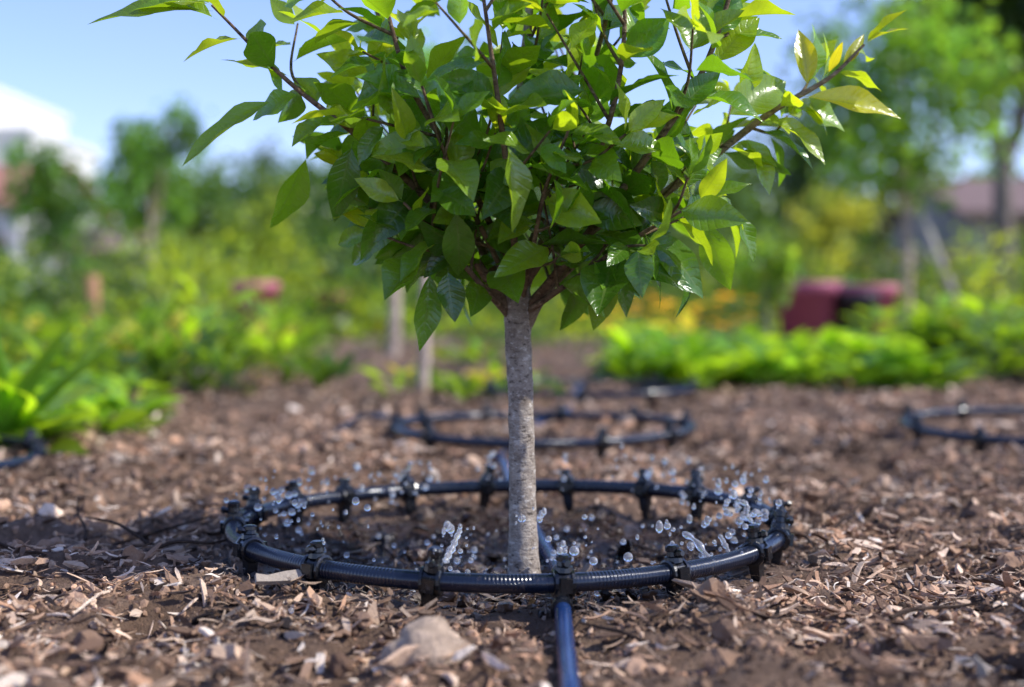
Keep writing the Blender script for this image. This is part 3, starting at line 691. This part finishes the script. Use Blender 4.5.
# ---------------------------------------------------------------- background trees
def bgtree(name, x, y, trunk_h, trunk_r, blobs, nleaf, ls, col, bark=(1, 1, 1, 1), clump=0.22, lean=0):
    e = empty(name); BA = NAcc(); z0 = float(hgt(x, y)); col = np.array(col)*1.6
    top = np.array([x+lean, y, z0+trunk_h])
    C = catmull([(x, y, z0-0.05), (x+lean*0.3+0.01, y, z0+trunk_h*0.4), top], 6)
    V, F, U = tube(C, np.linspace(trunk_r*1.2, trunk_r*0.7, len(C)), 10, bump=0.05); BA.add(V, F, U, bark)
    LBs, LDs, LCs = [], [], []
    vol = sum(b[3]*b[4]*b[5] for b in blobs)
    for (bx, by, bz, rx, ry, rz) in blobs:
        c = np.array([x+bx, y+by, z0+bz]); n = max(20, int(nleaf*rx*ry*rz/vol)); R = np.array([rx, ry, rz])
        C = catmull([top-np.array([0, 0, trunk_h*0.1]), top*0.5+c*0.5+rng.normal(0, 0.05, 3)*R, c+np.array([0, 0, rz*0.5])], 5)
        V, F, U = tube(C, np.linspace(trunk_r*0.55, trunk_r*0.12, len(C)), 7); BA.add(V, F, U, bark)
        nc = max(6, int(26*min(1.6, (rx*rz/0.3)**0.5)))
        cc = rdir(nc)*rng.random((nc, 1))**0.45*R+c
        for q in cc[::3]:
            C = catmull([c, (c+q)/2+rng.normal(0, 0.03, 3), q], 3); V, F, U = tube(C, np.linspace(trunk_r*0.2, trunk_r*0.06, len(C)), 5); BA.add(V, F, U, bark)
        k = rng.integers(0, nc, n)
        LBs.append(cc[k]+rng.normal(0, 1, (n, 3))*R*clump); LDs.append(rdir(n)+np.array([0, 0, -0.3]))
        tone = rng.uniform(0.4, 1.45, nc)[k]; LCs.append(np.hstack([col*tone[:, None]*rng.uniform(0.65, 1.35, (n, 1)), np.ones((n, 1))]))
    B = np.vstack(LBs); n = len(B)
    V, F = quadleaves(B, np.vstack(LDs), rdir(n)+np.array([0, 0, 0.8]), ls*rng.uniform(0.6, 1.3, n), ls*0.27)
    build("leaves", V, F, M_far, True, {"col": ('FLOAT_COLOR', np.repeat(np.vstack(LCs), 4, 0))}, e)
    BA.make("trunk", M_bark2, True, e)
W_B = (2.4, 2.3, 2.2, 1)
bgtree("garden_tree", 3.03, 10, 0.95, 0.05, [(-0.1, 0, 1.55, .62, .6, .5), (0.35, 0.1, 1.9, .5, .5, .5), (-0.45, 0, 2.05, .42, .5, .4), (-0.1, 0, 2.35, .4, .4, .35)], 2900, 0.11, (0.10, 0.20, 0.025), W_B)
bgtree("garden_tree", -3.35, 12, 0.75, 0.06, [(0, 0, 1.3, .45, .45, .45), (0.15, 0, 1.75, .35, .35, .3)], 1700, 0.11, (0.07, 0.15, 0.025), W_B)
bgtree("garden_tree", -4.35, 12.5, 0.7, 0.05, [(0, 0, 1.15, .4, .4, .4), (-0.15, 0, 1.5, .3, .3, .3)], 1400, 0.11, (0.06, 0.13, 0.025), W_B)
bgtree("garden_tree", -0.26, 3.75, 0.62, 0.016, [(0, 0, 0.62, .2, .2, .16), (0.03, 0, 0.85, .2, .2, .2)], 700, 0.06, (0.09, 0.19, 0.03), (3.0, 2.9, 2.8, 1))
bgtree("garden_tree", -0.56, 6.1, 0.55, 0.03, [(0, 0, 0.8, .28, .28, .25)], 700, 0.08, (0.08, 0.17, 0.03), (2.6, 2.5, 2.4, 1))
bgtree("garden_tree", 1.15, 5.9, 0.35, 0.014, [(0, 0, 0.42, .14, .14, .16)], 300, 0.07, (0.13, 0.22, 0.03))
A = Acc(); A.lathe((3.42, 9.7, 0), (3.12, 9.95, 0.95), [(0, 0.035), (1, 0.03)], 8, (0.5, 0.45, 0.38)); A.lathe((-2.55, 7.9, 0), (-2.55, 7.9, 0.42), [(0, 0.04), (1, 0.04)], 8, (0.45, 0.24, 0.12))
def vcmat(name, rough, ns=20, var=0.35):
    m, nt, out = newmat(name); at = nd(nt, "ShaderNodeAttribute", attribute_name="col"); p = nd(nt, "ShaderNodeBsdfPrincipled"); p.inputs["Roughness"].default_value = rough
    n = noise(nt, ns, 5, 0.65, pos(nt)); nt.links.new(mixc(nt, mth(nt, 'MULTIPLY', n, var*2), at.outputs["Color"], mixc(nt, 1.0, at.outputs["Color"], (0.5, 0.48, 0.45), 'MULTIPLY')), p.inputs["Base Color"])
    bump(nt, n, 0.3, 0.01, p); nt.links.new(p.outputs[0], out.inputs[0]); return m
M_wood = vcmat("weathered_wood", 0.85, 20); M_pot = vcmat("pot_plastic", 0.45, 12, 0.2)
A.make("wooden_stake", M_wood, True)
bgtree("large_tree", 9.6, 20, 2.2, 0.16, [(-2.2, 0, 4.2, 1.7, 1.5, .9), (0.2, 0, 4.4, 2.0, 1.6, 1.2), (-1.6, 0, 5.4, 2.2, 1.6, 1.2), (0.5, 0, 5.8, 2, 1.6, 1.4)], 6500, 0.30, (0.032, 0.068, 0.015))
bgtree("large_tree", 4.9, 13, 1.7, 0.12, [(0.5, 0, 2.9, .6, .8, .45), (0.6, 0, 3.5, .9, .9, .6), (-0.2, 0, 3.7, .7, .9, .5), (-0.5, 0.2, 3.1, .6, .6, .4)], 3300, 0.16, (0.027, 0.060, 0.013))
bgtree("shade_tree", -8.6, 36, 1.8, 0.2, [(0, 0, 2.6, 2.0, 1.5, 1.4), (1.8, 0, 2.0, 1.6, 1.5, 1.2)], 2600, 0.32, (0.06, 0.12, 0.03))
bgtree("shade_tree", -15.2, 38, 1.2, 0.2, [(0, 0, 2.2, 1.6, 1.5, 1.5), (1.7, 0, 2.0, 1.3, 1.5, 1.1)], 2200, 0.32, (0.05, 0.11, 0.03))
bgtree("conifer_tree", -8.5, 45, 2.0, 0.2, [(0, 0, 2.2, 1.6, 1.4, 1.6), (0, 0, 3.9, .9, .9, 1.3), (0, 0, 5.1, .45, .45, .9)], 2200, 0.30, (0.03, 0.055, 0.028))
bgtree("shade_tree", -4.2, 24, 1.2, 0.14, [(0, 0, 1.6, 1.1, 1, 1.0), (1.2, 0, 1.9, 1.0, 1, 1.0), (0.5, 0, 2.3, .8, 1, .6)], 3300, 0.22, (0.035, 0.075, 0.018))
bgtree("shade_tree", -1.5, 26, 1.4, 0.16, [(0, 0, 1.8, 1.4, 1, 1.2), (1.6, 0, 2.2, 1.3, 1, 1.3), (0.5, 0, 3.0, 1, 1, .8)], 3300, 0.24, (0.035, 0.075, 0.018))
bgtree("shade_tree", 2.6, 27, 1.3, 0.16, [(0, 0, 1.7, 1.4, 1, 1.1), (1.6, 0, 2.3, 1.3, 1, 1.2)], 3000, 0.24, (0.05, 0.10, 0.022))
bgtree("shade_tree", 6.4, 30, 1.6, 0.16, [(0, 0, 2.4, 1.3, 1, 1.1), (0.6, 0, 3.8, 1.2, 1, 1.1)], 2200, 0.26, (0.05, 0.095, 0.022))
bgtree("flowering_bush", 3.0, 12.5, 0.4, 0.04, [(0, 0, 0.75, .35, .3, .4), (0.2, 0, 1.1, .3, .3, .3)], 1100, 0.10, (0.20, 0.23, 0.05))
bgtree("flowering_bush", -3.4, 14, 0.3, 0.04, [(0, 0, 0.6, .5, .4, .4), (0.7, 0, 0.9, .5, .4, .6)], 1400, 0.12, (0.16, 0.22, 0.03))
def mass(name, specs, ls, colf, flat=0.2):
    Bs, Cs = [], []
    for (x0, x1, y0, y1, z0, z1, n) in specs:
        nc = max(30, n//40); c = np.stack([rng.uniform(x0, x1, nc), rng.uniform(y0, y1, nc), z0+(z1-z0)*rng.random(nc)**0.8], 1)
        env = 0.45+1.1*(vn(c[:, 0]*0.6, c[:, 1]*0.3, 5)+0.5); c[:, 2] = z0+(c[:, 2]-z0)*env
        k = rng.integers(0, nc, n); sp = ls*1.6
        Bs.append(c[k]+rng.normal(0, 1, (n, 3))*sp); tone = rng.uniform(0.35, 1.5, nc)[k]; cc = np.array([colf() for _ in range(nc)])[k]
        Cs.append(np.hstack([cc*tone[:, None], np.ones((n, 1))]))
    B = np.vstack(Bs); n = len(B); B[:, 2] = np.maximum(B[:, 2], 0.0)
    V, F = quadleaves(B, rdir(n)+np.array([0, 0, 0.2]), rdir(n)+np.array([0, 0, 0.8]), ls*rng.uniform(0.6, 1.3, n), ls*0.28)
    build(name, V, F, M_far, True, {"col": ('FLOAT_COLOR', np.repeat(np.vstack(Cs), 4, 0))})
def cA():
    k = rng.random(); return (0.03+0.13*k, 0.08+0.19*k, 0.02+0.02*k)
mass("hedge", [(-8, 8, 15, 17, 0, 0.8, 7500), (-3.4, 3.2, 17, 19, 0, 1.6, 6500)], 0.15, cA)
mass("distant_trees", [(-45, 45, 48, 60, 0, 3.4, 12000), (-4, 20, 38, 44, 0, 2.6, 4000)], 0.7, lambda: (0.06+0.05*rng.random(), 0.12+0.06*rng.random(), 0.04))
def cB():
    k = rng.random()**1.6; return (0.06+0.32*k, 0.14+0.34*k, 0.03)
mass("low_shrubs", [(-4.6, -1.2, 8.8, 11, 0, 0.36, 3800), (0.4, 6, 9, 12, 0, 0.34, 3600), (-1.4, 0.6, 9, 12, 0, 0.3, 1800)], 0.09, cB)

# ---------------------------------------------------------------- pots
def pot(x, y, r, h, col, z=0.0):
    A = Acc(); A.lathe((x, y, z), (x, y, z+h), [(0, r*0.70), (0.0, r*0.74), (0.82, r*0.94), (0.82, r*1.04), (0.97, r*1.06), (1.0, r*1.03), (1.0, r*0.92), (0.90, r*0.90)], 24, col)
    e = empty("plant_pot"); A.make("pot_body", M_pot, True, e)
    A = Acc(); A.lathe((x, y, z+h*0.86), (x, y, z+h*0.92), [(0, r*0.9), (1, r*0.86)], 16, (0.08, 0.05, 0.035)); A.make("potting_soil", M_wood, False, e)
PINK = (0.60, 0.16, 0.22)
pot(-1.52, 7.7, 0.135, 0.38, PINK, 0.0); pot(-1.32, 9.5, 0.11, 0.33, (0.45, 0.12, 0.12))
pot(1.63, 7.2, 0.17, 0.37, (0.44, 0.11, 0.17)); pot(1.91, 7.2, 0.12, 0.31, (0.04, 0.035, 0.04)); pot(2.06, 7.5, 0.16, 0.36, PINK); pot(1.78, 7.65, 0.16, 0.38, (0.38, 0.09, 0.13))

# ---------------------------------------------------------------- buildings
def windows(Af, Ag, x0, x1, yf, zs, n, w, h):
    for z in zs:
        for k in range(n):
            cx = x0+(x1-x0)*(k+0.5)/n
            Ag.box((cx, yf-0.012, z), (w, 0.01, h)); 
            for s in (-1, 1): Af.box((cx+s*(w+0.04), yf-0.03, z), (0.04, 0.03, h+0.08)); Af.box((cx, yf-0.028, z+s*(h+0.04)), (w-0.002, 0.03, 0.04))
            Af.box((cx, yf-0.04, z), (0.02, 0.012, h-0.002))
M_glass = simple("window_glass", (0.05, 0.06, 0.08), 0.1)
M_frame = simple("window_frame", (0.7, 0.7, 0.68), 0.5)
M_white = simple("white_render", (0.74, 0.72, 0.69), 0.85, 1.2, 0.1)
M_cream = simple("cream_wall", (0.62, 0.58, 0.58), 0.85, 2, 0.12)
M_grey = simple("weathered_grey_wall", (0.38, 0.33, 0.33), 0.85, 2, 0.25)
M_tile = simple("red_roof_tiles", (0.40, 0.17, 0.12), 0.8, 5, 0.3, 0.5, 0.03)
M_slate = simple("brown_roof", (0.20, 0.13, 0.11), 0.8, 5, 0.3, 0.5, 0.03)
def house(name, x0, x1, y0, y1, hw, hr, wall, roof, nw, zw, ww=0.55, hwn=0.5):
    e = empty(name); A = Acc(); A.box(((x0+x1)/2, (y0+y1)/2, hw/2), ((x1-x0)/2, (y1-y0)/2, hw/2))
    ym = (y0+y1)/2
    A.add([(x0, y0, hw), (x0, y1, hw), (x0, ym, hw+hr)], [(0, 1, 2)]); A.add([(x1, y0, hw), (x1, y1, hw), (x1, ym, hw+hr)], [(0, 2, 1)])
    A.make("walls", wall, False, e)
    R = Acc(); ov = 0.35; sl = hr/((y1-y0)/2)
    for s in (-1, 1):
        ye = ym+s*((y1-y0)/2+ov); ze = hw-ov*sl
        a = [(x0-ov, ye, ze+0.01), (x1+ov, ye, ze+0.01), (x1+ov, ym, hw+hr+0.01), (x0-ov, ym, hw+hr+0.01)]
        b = [(p[0], p[1], p[2]+0.14) for p in a]
        R.add(a+b, [(0, 1, 2, 3), (4, 5, 6, 7), (0, 1, 5, 4), (1, 2, 6, 5), (3, 0, 4, 7)])
    R.make("roof", roof, False, e)
    F_, G_ = Acc(), Acc(); windows(F_, G_, x0+0.3, x1-0.3, y0, zw, nw, ww, hwn)
    F_.make("window_frames", M_frame, False, e); G_.make("window_panes", M_glass, False, e)
    D = Acc(); D.box((x0+1.0 if x0 > 0 else x1-0.8, y0-0.03, 1.0), (0.45, 0.03, 1.0)); D.make("door", M_slate, False, e)
house("red_roof_house", -22, -12.9, 34, 41, 2.8, 1.2, M_cream, M_tile, 4, [1.5])
house("garden_house", 10.2, 20, 29, 35, 2.2, 0.9, M_grey, M_slate, 4, [1.3])
house("white_shed", -10.9, -9.7, 32, 34, 1.5, 0.4, M_white, M_slate, 1, [0.9], 0.25, 0.3)
e = empty("white_apartment_building"); A = Acc()
for (x0, x1, y0, y1, h) in ((-50, -39.01, 80, 95, 10.6), (-39, -32.2, 79, 94, 13.0), (-32.19, -29.6, 80, 93, 10.4)):
    A.box(((x0+x1)/2, (y0+y1)/2, h/2), ((x1-x0)/2, (y1-y0)/2, h/2)); A.box(((x0+x1)/2, (y0+y1)/2, h+0.25), ((x1-x0)/2+0.2, (y1-y0)/2+0.2, 0.24))
A.make("walls", M_white, False, e); F_, G_ = Acc(), Acc()
windows(F_, G_, -49.5, -39.5, 80, [2, 5, 8], 4, 0.6, 0.7); windows(F_, G_, -38.5, -32.7, 79, [2, 5, 8, 11], 3, 0.6, 0.7); windows(F_, G_, -32, -29.8, 80, [2, 5, 8], 1, 0.5, 0.7)
F_.make("window_frames", M_frame, False, e); G_.make("window_panes", M_glass, False, e)
A = Acc()
for k in range(60):
    x = -7+k*0.34; A.box((x, 22.6, 0.55), (0.13, 0.015, 0.55), None, 1.0, (0.26, 0.2, 0.15))
A.box((3.2, 22.64, 0.35), (10.3, 0.02, 0.04), None, 1.0, (0.2, 0.15, 0.12)); A.box((3.2, 22.64, 0.85), (10.3, 0.02, 0.04), None, 1.0, (0.2, 0.15, 0.12))
A.make("wooden_fence", M_wood)

# ---------------------------------------------------------------- light
EL = 44; AZ = 101
w = bpy.data.worlds.new("World"); scene.world = w; w.use_nodes = True; nt = w.node_tree; nt.nodes.clear()
sk = nt.nodes.new("ShaderNodeTexSky"); sk.sky_type = 'NISHITA'; sk.sun_disc = False; sk.sun_elevation = math.radians(EL); sk.sun_rotation = math.radians(AZ)
sk.air_density = 1.0; sk.dust_density = 0.4; sk.ozone_density = 4.0
tc = nt.nodes.new("ShaderNodeTexCoord")
hz = ramp(nt, noise(nt, 1.6, 5, 0.55, tc.outputs["Generated"]), [(0.48, (0.0, 0.0, 0.0)), (0.75, (0.16, 0.16, 0.16))])
bright = mixc(nt, 1.0, sk.outputs[0], (1.50, 1.38, 1.75), 'MULTIPLY')
col = mixc(nt, hz, bright, (4.4, 4.9, 5.7))
bg = nt.nodes.new("ShaderNodeBackground"); bg.inputs[1].default_value = 0.15; wo = nt.nodes.new("ShaderNodeOutputWorld")
nt.links.new(col, bg.inputs[0]); nt.links.new(bg.outputs[0], wo.inputs[0])
sl = bpy.data.lights.new("sun", 'SUN'); sl.energy = 5.0; sl.angle = math.radians(0.5); sl.color = (1.0, 0.97, 0.91)
so = bpy.data.objects.new("sun", sl); scene.collection.objects.link(so)
sd = Vector((math.cos(math.radians(EL))*math.sin(math.radians(AZ)), math.cos(math.radians(EL))*math.cos(math.radians(AZ)), math.sin(math.radians(EL))))
so.rotation_euler = sd.to_track_quat('Z', 'Y').to_euler(); so.location = sd*20

# ---------------------------------------------------------------- camera
cd = bpy.data.cameras.new("camera"); cam = bpy.data.objects.new("camera", cd); scene.collection.objects.link(cam)
cd.lens = 45.6; cd.sensor_width = 36; cd.clip_start = 0.02; cd.clip_end = 3000
cam.location = (0, 0, 0.27); cam.rotation_euler = (math.radians(90-1.92), 0, 0)
cd.dof.use_dof = True; cd.dof.focus_distance = 1.19; cd.dof.aperture_fstop = 2.6
scene.camera = cam
scene.view_settings.view_transform = 'Standard'; scene.view_settings.look = 'None'; scene.view_settings.exposure = 0
